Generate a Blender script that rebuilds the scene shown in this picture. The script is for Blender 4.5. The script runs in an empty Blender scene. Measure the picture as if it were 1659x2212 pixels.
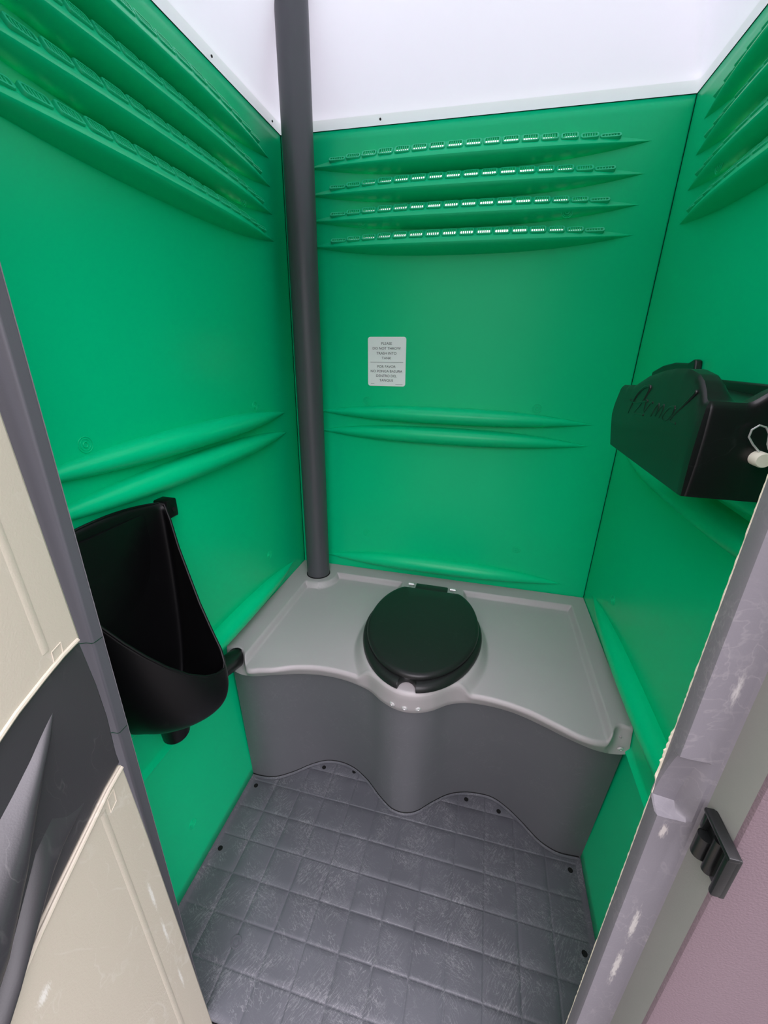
import bpy, bmesh, math, random
import numpy as np
from mathutils import Vector, Matrix

sc = bpy.context.scene
COL = sc.collection
random.seed(7)

# ------------------------------------------------------------------ camera
cd = bpy.data.cameras.new('camera'); cam = bpy.data.objects.new('camera', cd); COL.objects.link(cam)
cam.location = (0.652, -1.3722, 1.3647); cam.rotation_euler = (1.2018, -0.0187, 0.2376)
cd.sensor_fit = 'HORIZONTAL'; cd.sensor_width = 36; cd.lens = 888.19/1659*36
cd.clip_start = 0.01; cd.clip_end = 200
sc.camera = cam
# ------------------------------------------------------------------ light
SKY_BACK, SKY_FRONT = 3.3, 4.2
w = bpy.data.worlds.new('sky'); sc.world = w; w.use_nodes = True
nt = w.node_tree; nt.nodes.clear()
wo = nt.nodes.new('ShaderNodeOutputWorld'); wb = nt.nodes.new('ShaderNodeBackground')
tc = nt.nodes.new('ShaderNodeTexCoord'); sx = nt.nodes.new('ShaderNodeSeparateXYZ')
cr = nt.nodes.new('ShaderNodeValToRGB')
# dim surroundings at the horizon, bright overcast sky overhead
cr.color_ramp.elements[0].position = 0.0; cr.color_ramp.elements[0].color = (0.10, 0.094, 0.098, 1)
cr.color_ramp.elements[1].position = 1.0; cr.color_ramp.elements[1].color = (0.98, 0.90, 1.0, 1)
for q_, c_ in ((0.18, (0.18, 0.165, 0.175, 1)), (0.30, (0.50, 0.48, 0.52, 1)), (0.5, (0.72, 0.67, 0.73, 1))):
    el = cr.color_ramp.elements.new(q_); el.color = c_
nt.links.new(tc.outputs['Generated'], sx.inputs[0]); nt.links.new(sx.outputs['Z'], cr.inputs[0])
nt.links.new(cr.outputs[0], wb.inputs['Color'])
# the sky is brighter on the side the doorway opens to (sun-lit haze and clouds there)
mr = nt.nodes.new('ShaderNodeMapRange'); mr.inputs['From Min'].default_value = 0.35; mr.inputs['From Max'].default_value = 1.0
dot = nt.nodes.new('ShaderNodeVectorMath'); dot.operation = 'DOT_PRODUCT'; dot.inputs[1].default_value = Vector((-0.05, -0.42, 0.90)).normalized()
nt.links.new(tc.outputs['Generated'], dot.inputs[0])
mr.inputs['To Min'].default_value = SKY_BACK; mr.inputs['To Max'].default_value = SKY_FRONT; mr.interpolation_type = 'SMOOTHSTEP'
nt.links.new(dot.outputs['Value'], mr.inputs['Value']); nt.links.new(mr.outputs[0], wb.inputs['Strength'])
nt.links.new(wb.outputs[0], wo.inputs['Surface'])
sd = bpy.data.lights.new('sun', 'SUN'); sun = bpy.data.objects.new('sun', sd); COL.objects.link(sun)
sd.energy = 1.0; sd.angle = math.radians(40); sd.color = (1.0, 0.95, 0.86)
sun.rotation_euler = Vector((0.55, -0.35, -1.0)).to_track_quat('-Z', 'Y').to_euler()   # from behind the cabin, high, a little from the left
sun.location = (-1, 2, 4)
sc.view_settings.view_transform = 'Standard'; sc.view_settings.look = 'None'
sc.view_settings.exposure = 0.96; sc.view_settings.gamma = 1.0; sc.view_settings.use_curve_mapping = False
sc.cycles.max_bounces = 10; sc.cycles.diffuse_bounces = 3; sc.cycles.glossy_bounces = 4
sc.cycles.transmission_bounces = 6; sc.cycles.sample_clamp_indirect = 6.0

# ------------------------------------------------------------------ materials
def srgb(r, g, b):
    f = lambda c: (c/255/12.92) if c/255 <= 0.04045 else ((c/255+0.055)/1.055)**2.4
    return (f(r), f(g), f(b), 1)

def plastic(name, col, rough=0.45, spec=0.5, bump=0.05, bscale=900, mottle=0.06, trans=0.0, tcol=None,
            scratch=0.0, scol=None, sscale=22, sthick=0.02, coat=0.0, marks=()):
    m = bpy.data.materials.new(name); m.use_nodes = True
    n = m.node_tree; n.nodes.clear()
    out = n.nodes.new('ShaderNodeOutputMaterial'); p = n.nodes.new('ShaderNodeBsdfPrincipled')
    t = n.nodes.new('ShaderNodeTexCoord')
    no = n.nodes.new('ShaderNodeTexNoise'); no.inputs['Scale'].default_value = 6; no.inputs['Detail'].default_value = 5
    n.links.new(t.outputs['Object'], no.inputs['Vector'])
    mx = n.nodes.new('ShaderNodeMix'); mx.data_type = 'RGBA'
    a = tuple(c*(1-mottle) for c in col[:3])+(1,); b = tuple(min(1, c*(1+mottle)) for c in col[:3])+(1,)
    mx.inputs['A'].default_value = a; mx.inputs['B'].default_value = b
    n.links.new(no.outputs['Fac'], mx.inputs['Factor'])
    cur = mx.outputs['Result']
    if scratch > 0:
        base = cur
        for k, (rot, sc_) in enumerate(((0.5, 1.0), (1.9, 1.4), (2.7, 0.8))):
            rt = n.nodes.new('ShaderNodeMapping'); rt.inputs['Rotation'].default_value = (0.3*k, 0.4*k, rot)
            mp = n.nodes.new('ShaderNodeMapping'); mp.inputs['Scale'].default_value = (sscale*sc_, sscale*0.16*sc_, sscale*0.5*sc_)
            n.links.new(t.outputs['Object'], rt.inputs['Vector']); n.links.new(rt.outputs[0], mp.inputs['Vector'])
            nz = n.nodes.new('ShaderNodeTexNoise'); nz.inputs['Scale'].default_value = 1.0; nz.inputs['Detail'].default_value = 3
            n.links.new(mp.outputs[0], nz.inputs['Vector'])
            # thin iso-lines of a stretched noise read as hairline scuffs
            s1 = n.nodes.new('ShaderNodeMath'); s1.operation = 'SUBTRACT'; s1.inputs[1].default_value = 0.5
            s2 = n.nodes.new('ShaderNodeMath'); s2.operation = 'ABSOLUTE'
            s3 = n.nodes.new('ShaderNodeMapRange'); s3.inputs['From Min'].default_value = 0; s3.inputs['From Max'].default_value = sthick
            s3.inputs['To Min'].default_value = 1; s3.inputs['To Max'].default_value = 0
            n.links.new(nz.outputs['Fac'], s1.inputs[0]); n.links.new(s1.outputs[0], s2.inputs[0]); n.links.new(s2.outputs[0], s3.inputs['Value'])
            nm = n.nodes.new('ShaderNodeTexNoise'); nm.inputs['Scale'].default_value = 9+4*k; nm.inputs['Detail'].default_value = 2
            n.links.new(t.outputs['Object'], nm.inputs['Vector'])
            r2 = n.nodes.new('ShaderNodeMapRange'); r2.inputs['From Min'].default_value = 0.48; r2.inputs['From Max'].default_value = 0.66
            n.links.new(nm.outputs['Fac'], r2.inputs['Value'])
            mu = n.nodes.new('ShaderNodeMath'); mu.operation = 'MULTIPLY'; n.links.new(s3.outputs[0], mu.inputs[0]); n.links.new(r2.outputs[0], mu.inputs[1])
            m2 = n.nodes.new('ShaderNodeMath'); m2.operation = 'MULTIPLY'; m2.inputs[1].default_value = scratch; n.links.new(mu.outputs[0], m2.inputs[0])
            mm = n.nodes.new('ShaderNodeMix'); mm.data_type = 'RGBA'; mm.inputs['B'].default_value = scol or (0.5, 0.5, 0.5, 1)
            n.links.new(m2.outputs[0], mm.inputs['Factor']); n.links.new(cur, mm.inputs['A']); cur = mm.outputs['Result']
    for (c_, r_, st_, mc_) in marks:                    # worn patches with a place and shape of their own
        v1 = n.nodes.new('ShaderNodeVectorMath'); v1.operation = 'SUBTRACT'; v1.inputs[1].default_value = c_; n.links.new(t.outputs['Object'], v1.inputs[0])
        v2 = n.nodes.new('ShaderNodeVectorMath'); v2.operation = 'DIVIDE'; v2.inputs[1].default_value = r_; n.links.new(v1.outputs[0], v2.inputs[0])
        v3 = n.nodes.new('ShaderNodeVectorMath'); v3.operation = 'LENGTH'; n.links.new(v2.outputs[0], v3.inputs[0])
        q1 = n.nodes.new('ShaderNodeMapRange'); q1.inputs['From Min'].default_value = 1.0; q1.inputs['From Max'].default_value = 0.2; n.links.new(v3.outputs['Value'], q1.inputs['Value'])
        sm = n.nodes.new('ShaderNodeMapping'); sm.inputs['Scale'].default_value = (700, 700, 160); n.links.new(t.outputs['Object'], sm.inputs['Vector'])
        sn = n.nodes.new('ShaderNodeTexNoise'); sn.inputs['Scale'].default_value = 1.0; sn.inputs['Detail'].default_value = 4; n.links.new(sm.outputs[0], sn.inputs['Vector'])
        ad = n.nodes.new('ShaderNodeMath'); ad.operation = 'MULTIPLY_ADD'; ad.inputs[1].default_value = 0.55; n.links.new(q1.outputs[0], ad.inputs[0]); n.links.new(sn.outputs['Fac'], ad.inputs[2])
        q2 = n.nodes.new('ShaderNodeMapRange'); q2.inputs['From Min'].default_value = 0.70; q2.inputs['From Max'].default_value = 1.02; n.links.new(ad.outputs[0], q2.inputs['Value'])
        gt = n.nodes.new('ShaderNodeMath'); gt.operation = 'MULTIPLY'; n.links.new(q2.outputs[0], gt.inputs[0]); n.links.new(q1.outputs[0], gt.inputs[1])
        g2 = n.nodes.new('ShaderNodeMath'); g2.operation = 'MULTIPLY'; g2.inputs[1].default_value = st_; g2.use_clamp = True; n.links.new(gt.outputs[0], g2.inputs[0])
        mk = n.nodes.new('ShaderNodeMix'); mk.data_type = 'RGBA'; mk.inputs['B'].default_value = mc_
        n.links.new(g2.outputs[0], mk.inputs['Factor']); n.links.new(cur, mk.inputs['A']); cur = mk.outputs['Result']
    n.links.new(cur, p.inputs['Base Color'])
    p.inputs['Roughness'].default_value = rough; p.inputs['Specular IOR Level'].default_value = spec
    p.inputs['Coat Weight'].default_value = coat; p.inputs['Coat Roughness'].default_value = 0.15
    if bump > 0:
        nb = n.nodes.new('ShaderNodeTexNoise'); nb.inputs['Scale'].default_value = bscale; nb.inputs['Detail'].default_value = 2
        bp = n.nodes.new('ShaderNodeBump'); bp.inputs['Strength'].default_value = bump; bp.inputs['Distance'].default_value = 0.002
        n.links.new(t.outputs['Object'], nb.inputs['Vector']); n.links.new(nb.outputs['Fac'], bp.inputs['Height']); n.links.new(bp.outputs[0], p.inputs['Normal'])
    if trans > 0:
        tr = n.nodes.new('ShaderNodeBsdfTranslucent'); tr.inputs['Color'].default_value = tcol or col
        ms = n.nodes.new('ShaderNodeMixShader'); ms.inputs[0].default_value = trans
        n.links.new(p.outputs[0], ms.inputs[1]); n.links.new(tr.outputs[0], ms.inputs[2]); n.links.new(ms.outputs[0], out.inputs[0])
    else:
        n.links.new(p.outputs[0], out.inputs[0])
    return m

GREEN = (0.0, 0.60, 0.255, 1)
M = {}
M['green'] = plastic('green_polyethylene', GREEN, 0.32, 0.24, 0.05, 700, 0.04, trans=0.05, tcol=(0.0, 0.85, 0.42, 1))
M['greenbase'] = plastic('green_double_wall', GREEN, 0.34, 0.30, 0.05, 700, 0.04)
M['roofband'] = plastic('roof_flange', (0.80, 0.84, 0.86, 1), 0.4, 0.3, 0.02, 300, 0.02, trans=0.12, tcol=(0.9, 0.92, 0.95, 1))
M['greenv'] = plastic('green_vent_plastic', (0.01, 0.55, 0.26, 1), 0.4, 0.4, 0.0)
M['seam'] = plastic('seam_shadow_gap', (0.0, 0.03, 0.012, 1), 0.8, 0.1, 0)
M['roof'] = plastic('white_translucent_roof', (0.86, 0.86, 0.92, 1), 0.4, 0.3, 0.02, 300, 0.02, trans=0.155, tcol=(0.92, 0.92, 1.0, 1))
M['tank'] = plastic('grey_tank_lit', srgb(170, 165, 166), 0.42, 0.45, 0.12, 1200, 0.05, scratch=0.05, scol=(0.5, 0.5, 0.5, 1))  # tank grey, lightened to paint in the light from above
M['skirt'] = plastic('grey_tank_shaded', srgb(97, 98, 102), 0.5, 0.4, 0.05, 900, 0.05, scratch=0.12, scol=(0.26, 0.26, 0.27, 1), sscale=60)  # same grey as the tank top, darkened to paint in its shade
M['pipe'] = plastic('dark_grey_pipe', srgb(74, 75, 80), 0.40, 0.5, 0.04, 600, 0.06)
M['black'] = plastic('glossy_black_plastic', (0.006, 0.007, 0.007, 1), 0.32, 0.5, 0.03, 700, 0.1, scratch=0.05, scol=(0.2, 0.22, 0.22, 1), sscale=26, sthick=0.008)
M['blacku'] = plastic('black_urinal_plastic', (0.0025, 0.0025, 0.003, 1), 0.42, 0.28, 0.02, 500, 0.1, scratch=0.03, scol=(0.12, 0.13, 0.13, 1), sscale=26, sthick=0.006)
M['blacklid'] = plastic('black_seat_plastic', (0.012, 0.013, 0.013, 1), 0.38, 0.38, 0.02, 500, 0.1, scratch=0.05, scol=(0.2, 0.22, 0.2, 1), sscale=26, sthick=0.008)
M['blackmatt'] = plastic('black_matt', (0.004, 0.004, 0.004, 1), 0.7, 0.3, 0)
M['floor'] = plastic('dark_scuffed_floor', srgb(86, 87, 93), 0.45, 0.45, 0.10, 350, 0.25, scratch=0.50, scol=(0.28, 0.28, 0.29, 1), sscale=150, sthick=0.030)
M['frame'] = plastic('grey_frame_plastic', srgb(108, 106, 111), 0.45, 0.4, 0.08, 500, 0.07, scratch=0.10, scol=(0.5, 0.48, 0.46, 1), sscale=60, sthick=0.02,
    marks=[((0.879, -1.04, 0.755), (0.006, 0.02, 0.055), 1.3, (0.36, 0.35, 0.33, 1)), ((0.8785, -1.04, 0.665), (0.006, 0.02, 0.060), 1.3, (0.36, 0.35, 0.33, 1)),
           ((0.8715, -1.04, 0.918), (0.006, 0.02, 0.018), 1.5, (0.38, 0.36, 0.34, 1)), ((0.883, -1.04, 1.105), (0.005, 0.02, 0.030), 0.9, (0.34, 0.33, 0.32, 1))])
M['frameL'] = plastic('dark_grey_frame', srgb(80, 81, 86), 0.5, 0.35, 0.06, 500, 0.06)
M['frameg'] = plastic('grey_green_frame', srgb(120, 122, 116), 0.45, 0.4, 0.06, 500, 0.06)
M['burr'] = plastic('pale_cut_edge', srgb(205, 200, 180), 0.8, 0.2, 0)
M['cream'] = plastic('cream_door_plastic', srgb(194, 186, 169), 0.5, 0.4, 0.12, 420, 0.03, scratch=0.25, scol=(0.75, 0.73, 0.66, 1), sscale=18, sthick=0.010,
    marks=[((0.2245, -1.083, 0.57), (0.02, 0.006, 0.060), 1.1, (0.75, 0.73, 0.66, 1)), ((0.229, -1.083, 0.475), (0.02, 0.005, 0.06), 1.1, (0.75, 0.73, 0.66, 1)),
           ((0.257, -1.238, 0.718), (0.02, 0.016, 0.014), 1.0, (0.75, 0.73, 0.66, 1)), ((0.2367, -1.0853, 0.343), (0.02, 0.005, 0.05), 1.0, (0.75, 0.73, 0.66, 1))])
M['charcoal'] = plastic('charcoal_door_plastic', srgb(58, 57, 60), 0.36, 0.7, 0.05, 600, 0.12, scratch=0.12, scol=(0.35, 0.34, 0.33, 1), sscale=18, sthick=0.008)
M['pink'] = plastic('pinkish_grey_front', srgb(102, 88, 93), 0.55, 0.35, 0.3, 420, 0.06)
M['white'] = plastic('white_sticker', srgb(253, 254, 254), 0.4, 0.4, 0)
M['whitep'] = plastic('white_nylon', srgb(235, 232, 215), 0.4, 0.4, 0)
M['ink'] = plastic('black_ink', srgb(40, 42, 44), 0.6, 0.2, 0)
M['ground'] = plastic('concrete_ground', srgb(88, 86, 84), 0.9, 0.2, 0.3, 60, 0.15)
mm = plastic('brushed_metal', srgb(205, 205, 205), 0.28, 0.5, 0)
for nd in mm.node_tree.nodes:
    if nd.type == 'BSDF_PRINCIPLED': nd.inputs['Metallic'].default_value = 0.35
M['metal'] = mm

# ------------------------------------------------------------------ helpers
def mesh_obj(name, verts, faces, mat, parent=None, smooth=True, angle=None):
    me = bpy.data.meshes.new(name); me.from_pydata([tuple(map(float, v)) for v in verts], [], faces); me.validate(); me.update()
    if mat is not None: me.materials.append(mat)
    if smooth:
        me.polygons.foreach_set('use_smooth', [True]*len(me.polygons))
        if angle is not None:
            me.set_sharp_from_angle(angle=math.radians(angle))
    o = bpy.data.objects.new(name, me); COL.objects.link(o)
    if parent is not None: o.parent = parent
    return o

def fixn(o):
    bm = bmesh.new(); bm.from_mesh(o.data); bmesh.ops.recalc_face_normals(bm, faces=bm.faces); bm.to_mesh(o.data); bm.free(); return o

def empty(name, loc, label, cat, group=None):
    o = bpy.data.objects.new(name, None); COL.objects.link(o); o.location = loc; o.empty_display_size = 0.05
    o['label'] = label; o['category'] = cat
    if group: o['group'] = group
    return o

def child(o, parent, label=None):
    """parent keeping world placement (parents here are only translated)"""
    o.parent = parent; o.matrix_parent_inverse = Matrix.Translation(-Vector(parent.location)); 
    if label: o['label'] = label
    return o

def struct(o):
    o['kind'] = 'structure'; return o

def box(name, c, s, mat, parent=None, bev=0.0, rot=None, seg=2):
    bm = bmesh.new(); bmesh.ops.create_cube(bm, size=1.0)
    bmesh.ops.scale(bm, vec=s, verts=bm.verts)
    if bev > 0: bmesh.ops.bevel(bm, geom=list(bm.edges), offset=bev, segments=seg, affect='EDGES', profile=0.5)
    if rot is not None: bmesh.ops.transform(bm, matrix=rot, verts=bm.verts)
    bmesh.ops.translate(bm, vec=c, verts=bm.verts)
    me = bpy.data.meshes.new(name); bm.to_mesh(me); bm.free(); me.materials.append(mat)
    me.polygons.foreach_set('use_smooth', [True]*len(me.polygons)); me.set_sharp_from_angle(angle=math.radians(35))
    o = bpy.data.objects.new(name, me); COL.objects.link(o)
    if parent is not None: child(o, parent)
    return o

def tube_data(path, r, seg=16, cap=True):
    P = [Vector(p) for p in path]; rs = r if isinstance(r, (list, tuple)) else [r]*len(P)
    V = []; F = []
    up = None
    for i, p in enumerate(P):
        d = (P[min(i+1, len(P)-1)]-P[max(i-1, 0)]).normalized()
        if up is None:
            up = d.cross(Vector((0, 0, 1)));
            if up.length < 1e-3: up = Vector((1, 0, 0))
            up.normalize()
        up = (up-d*up.dot(d)).normalized(); q = d.cross(up)
        for k in range(seg):
            a = 2*math.pi*k/seg; V.append(p+rs[i]*(math.cos(a)*up+math.sin(a)*q))
    for i in range(len(P)-1):
        for k in range(seg):
            a = i*seg+k; b = i*seg+(k+1) % seg; F.append((a, b, b+seg, a+seg))
    if cap:
        F.append(tuple(range(seg))[::-1]); F.append(tuple(range((len(P)-1)*seg, len(P)*seg)))
    return V, F

def tube(name, path, r, mat, parent=None, seg=16, angle=40):
    V, F = tube_data(path, r, seg); o = mesh_obj(name, V, F, mat, None, True, angle); fixn(o)
    if parent is not None: child(o, parent)
    return o

def interp(xs, pts):
    """smooth (Catmull-Rom like) interpolation of a list of (x, y)"""
    X = np.array([p[0] for p in pts]); Y = np.array([p[1] for p in pts]); m = np.gradient(Y, X)
    xs = np.clip(xs, X[0], X[-1]); i = np.clip(np.searchsorted(X, xs)-1, 0, len(X)-2)
    h = X[i+1]-X[i]; t = (xs-X[i])/h
    return (2*t**3-3*t**2+1)*Y[i]+(t**3-2*t**2+t)*h*m[i]+(-2*t**3+3*t**2)*Y[i+1]+(t**3-t**2)*h*m[i+1]

def sstep(a, b, x):
    t = np.clip((x-a)/(b-a), 0, 1); return t*t*(3-2*t)

# ------------------------------------------------------------------ green walls
XL, XR, HW = 0.004, 1.056, 1.939
RIBS = [1.858, 1.793, 1.728, 1.6625]

def rib_depth(u, z, extra=0.0, side='back'):
    d = np.zeros_like(z)
    def wfun(a, b, p=2.6, q=1.0):
        s = (u-(a+b)/2)/((b-a)/2); return np.clip(1-np.abs(s)**p, 0, None)**q
    for base in RIBS:
        w_ = wfun(0.083, 0.980)
        zb = base-0.032*w_; zt = base+0.030*w_
        p = np.where(w_ > 0, (z-zb)/np.maximum(zt-zb, 1e-5), -1)
        lo = np.sin(np.pi/2*np.clip(p/0.42, 0, 1))**0.85
        hi = 1-0.62*np.clip((p-0.42)/0.58, 0, 1)**1.1
        f = np.where(p < 0.42, lo, hi)*(1-sstep(0.955, 1.0, p))
        f = np.where((p <= 0) | (p >= 1), 0, f)
        d = np.maximum(d, 0.040*w_**1.1*f)
    lz = 0.022 if side == 'right' else 0.0
    for a, b, tip, up, dn, D in ((0.085, 0.975, 1.173, 0.031, 0.024, 0.036), (0.085, 0.975, 1.107, 0.033, 0.024, 0.036),
                                 (0.088, 0.978, 0.618+lz, 0.040, 0.021, 0.036)):
        w_ = wfun(a, b); zb = tip-dn*w_; zt = tip+up*w_
        q = np.where(w_ > 0, 2*(z-zb)/np.maximum(zt-zb, 1e-5)-1, 2)
        d = np.maximum(d, D*w_**1.1*np.clip(1-q*q, 0, None)**0.5)
    if side != 'back':
        zc = 0.487 if side == 'left' else 0.52
        d = d+0.0015*(1-sstep(zc-0.012, zc+0.002, z))+0.011*np.exp(-((z-zc)/0.007)**2)
    return d

PITCH = 0.0468
def vent_specs(n=16):
    out = []
    for k in range(n):
        e = min(k, 15-k); h = [0.0125, 0.0165, 0.0195, 0.0210, 0.0222, 0.0228, 0.0230, 0.0232][e]
        wd = 0.049 if e == 0 else 0.0425
        out.append((0.179+PITCH*k+(-0.002 if k == 0 else 0.002 if k == 15 else 0), wd, h))
    return out

def wall_rows(us, side):
    """rows of the wall grid: they run along the edges of the moulded ribs so that these stay crisp"""
    def wf_(a, b): return np.maximum(np.clip(1-np.abs((us-(a+b)/2)/((b-a)/2))**2.6, 0, None), 0.02)
    zc = 0.487 if side == 'left' else 0.52; one = np.ones_like(us); lz = 0.022 if side == 'right' else 0.0
    cv = [(one*0, 10, 0), (one*(zc-0.03), 24, 0), (one*(zc+0.02), 3, 0)]
    for a_, b_, tip, up, dn in ((0.088, 0.978, 0.618+lz, 0.040, 0.021), (0.085, 0.975, 1.107, 0.033, 0.024), (0.085, 0.975, 1.173, 0.031, 0.024)):
        w_ = wf_(a_, b_); cv += [(tip-dn*w_-0.002, 1, 0), (tip-dn*w_, 26, 1), (tip+up*w_, 1, 0), (tip+up*w_+0.002, 6 if tip < 1 else (1 if tip < 1.15 else 10), 0)]
    for base in RIBS[::-1]:
        w_ = wf_(0.083, 0.980); cv += [(base-0.032*w_-0.0008, 1, 0), (base-0.032*w_, 28, 1), (base+0.030*w_, 1, 0), (base+0.030*w_+0.0008, 16, 0)]
    cv += [(one*1.915, 1, 0), (one*HW, 0, 0)]
    rows = []
    for (z0, n_, k_), (z1, _, _) in zip(cv[:-1], cv[1:]):
        for i in range(n_):
            t = i/n_; t = 0.5*t+0.5*(0.5-0.5*math.cos(math.pi*t)) if k_ else t
            rows.append(z0+(z1-z0)*t)
    rows.append(cv[-1][0]); return np.array(rows)

def make_wall(name, side, umax, vents, to_world, flip):
    us = np.arange(0, umax+0.002, 0.004)
    Z = wall_rows(us, side); nz, nu = Z.shape; U = np.tile(us, (nz, 1)); Dp = rib_depth(U, Z, side=side)
    V = [to_world(U[j, i], Dp[j, i], Z[j, i]) for j in range(nz) for i in range(nu)]
    holes = [(uc, wd, zb, h) for (uc, wd, h, zb) in vents]
    F = []
    for j in range(nz-1):
        for i in range(nu-1):
            uc = (us[i]+us[i+1])/2; zc = (Z[j, i]+Z[j+1, i]+Z[j, i+1]+Z[j+1, i+1])/4
            if zc > 1.6 and Z[j+1, i]-Z[j, i] < 0.0045 and any(abs(uc-h[0]) < h[1]/2-0.004 and h[2]+0.0020 < zc < h[2]+h[3]-0.0020 for h in holes): continue
            a = j*nu+i; q = (a, a+1, a+1+nu, a+nu); F.append(q if not flip else q[::-1])
    o = mesh_obj(name, V, F, M['green'], None, True, 24); struct(o); o.data.materials.append(M['greenbase'])
    if side != 'back':
        for p in o.data.polygons:
            if p.center.z < (0.487 if side == 'left' else 0.52): p.material_index = 1
    md = o.modifiers.new('thickness', 'SOLIDIFY'); md.thickness = 0.003; md.offset = -1
    return o

def vent_mesh(wd, h):
    """raised slotted plate: a = along the wall, b = up, c = into the room"""
    t0, t1 = -0.0045, 0.003; r = min(0.006, h*0.42); iw, ih = wd/2-0.0045, h/2-0.0036
    V = []; F = []
    outer = []
    for cx, cy, a0 in ((wd/2-r, h/2-r, 0), (-wd/2+r, h/2-r, 90), (-wd/2+r, -h/2+r, 180), (wd/2-r, -h/2+r, 270)):
        for k in range(5):
            a = math.radians(a0+22.5*k); outer.append((cx+r*math.cos(a), cy+r*math.sin(a)))
    ri = min(0.003, ih*0.8); inner = []
    for cx, cy, a0 in ((iw-ri, ih-ri, 0), (-iw+ri, ih-ri, 90), (-iw+ri, -ih+ri, 180), (iw-ri, -ih+ri, 270)):
        for k in range(5):
            a = math.radians(a0+22.5*k); inner.append((cx+ri*math.cos(a), cy+ri*math.sin(a)))
    n = len(outer)
    sh = lambda P, k: [(x*k, y*(1-(1-k)*3)) for x, y in P]
    loops = [[(x, y, t0) for x, y in outer], [(x, y, t1-0.0015) for x, y in outer],
             [(x*0.965, y*0.93, t1) for x, y in outer], [(x, y, t1) for x, y in inner], [(x, y, t0) for x, y in inner]]
    for L in loops: V += L
    for l in range(4):
        for k in range(n):
            a = l*n+k; b = l*n+(k+1) % n; F.append((a, b, b+n, a+n))
    for k in range(5):
        x = (k-2)*iw*2/6.0; bw = 0.0011
        s = len(V); tt = t1-0.0006
        for zz in (-0.004, tt):
            V += [(x-bw, -ih-0.001, zz), (x+bw, -ih-0.001, zz), (x+bw, ih+0.001, zz), (x-bw, ih+0.001, zz)]
        F += [(s, s+3, s+2, s+1), (s+4, s+5, s+6, s+7), (s, s+1, s+5, s+4), (s+1, s+2, s+6, s+5), (s+2, s+3, s+7, s+6), (s+3, s, s+4, s+7)]
    me = bpy.data.meshes.new('vent'); me.from_pydata(V, [], F); me.update(); me.materials.append(M['greenv'])
    bm = bmesh.new(); bm.from_mesh(me); bmesh.ops.recalc_face_normals(bm, faces=bm.faces); bm.to_mesh(me); bm.free()
    me.polygons.foreach_set('use_smooth', [True]*len(me.polygons)); me.set_sharp_from_angle(angle=math.radians(30))
    return me
VM = {}
def vents_on(wall, side, vents, axes, to_world):
    """axes = world directions of (a, b=up, c=into room)"""
    protos = {}
    for (uc, wd, h, zb) in vents:
        key = (round(wd, 4), round(h, 4))
        if key not in VM: VM[key] = vent_mesh(wd, h)
        if key not in protos:
            o = bpy.data.objects.new('vent', VM[key]); protos[key] = o
        else:
            o = protos[key].copy()
        COL.objects.link(o)
        z_ = np.linspace(zb, zb+h-0.002, 7); dd = np.maximum.reduce([rib_depth(np.full(7, uc+e*wd*0.45), z_, side=side) for e in (-1, 0, 1)])
        d0 = float(dd[1]); d1 = max(float(dd[4]), d0*0.45)
        slope = (d1-d0)/(z_[4]-z_[1]); slope = max(slope, -0.75)
        off = float(np.max(dd-(d0+slope*(z_-z_[1]))))
        tilt = math.atan(-slope); cz = zb+h/2; c = to_world(uc, d0+slope*(cz-z_[1])+off-0.0004, cz)
        A, B, C = [Vector(v) for v in axes]
        B2 = (B*math.cos(tilt)-C*math.sin(tilt)); C2 = (C*math.cos(tilt)+B*math.sin(tilt))
        mt = Matrix((A, B2, C2)).transposed().to_4x4(); mt.translation = Vector(c)
        o.parent = wall; o.matrix_parent_inverse = Matrix.Identity(4); o.matrix_basis = mt

def ring(wall, to_world, u, z, side, s=1.0):
    dd = rib_depth(np.array([u]), np.array([z]), side=side)[0]
    c = Vector(to_world(u, dd+0.0002, z)); n = (Vector(to_world(u, dd+1, z))-Vector(to_world(u, dd, z))).normalized()
    a = n.cross(Vector((0, 0, 1))).normalized(); b = Vector((0, 0, 1))
    V = []; F = []
    for R_, r_ in ((0.0135*s, 0.0007), (0.0095*s, 0.0005), (0.0045*s, 0.0010)):
        base = len(V); N = 28; K = 6
        for i in range(N):
            t = 2*math.pi*i/N; rd = a*math.cos(t)+b*math.sin(t)
            for k in range(K):
                q = 2*math.pi*k/K; V.append(c+rd*(R_+r_*math.cos(q))+n*(r_*math.sin(q)))
        for i in range(N):
            for k in range(K):
                F.append((base+i*K+k, base+i*K+(k+1) % K, base+((i+1) % N)*K+(k+1) % K, base+((i+1) % N)*K+k))
    o = mesh_obj('moulded_ring', V, F, M['green']); fixn(o); o.parent = wall
    return o

Wd = XR-XL
tb = lambda u, d, z: (u, -d, z)
tl = lambda u, d, z: (XL+d, -u, z)
tr = lambda u, d, z: (XR-d, -u, z)
def vlist(cond):
    return [(uc, wd, h, base+0.0055) for base in RIBS for (uc, wd, h) in vent_specs() if cond(uc, base)]
vb = vlist(lambda u, b: True)
vl = vlist(lambda u, b: True)
vr = vlist(lambda u, b: u < 0.55)
wall_back = make_wall('wall_back', 'back', XR, vb, tb, False)
wall_left = make_wall('wall_left', 'left', 1.024, vl, tl, True)
wall_right = make_wall('wall_right', 'right', 1.024, vr, tr, False)
vents_on(wall_back, 'back', vb, ((1, 0, 0), (0, 0, 1), (0, -1, 0)), tb)
vents_on(wall_left, 'left', vl, ((0, 1, 0), (0, 0, 1), (1, 0, 0)), tl)
vents_on(wall_right, 'right', vr, ((0, -1, 0), (0, 0, 1), (-1, 0, 0)), tr)
for u, z in ((0.255, 1.712), (0.808, 1.715), (0.264, 1.213), (0.808, 1.213), (0.81, 0.730), (0.264, 0.727)): ring(wall_back, tb, u, z, 'back')
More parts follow.
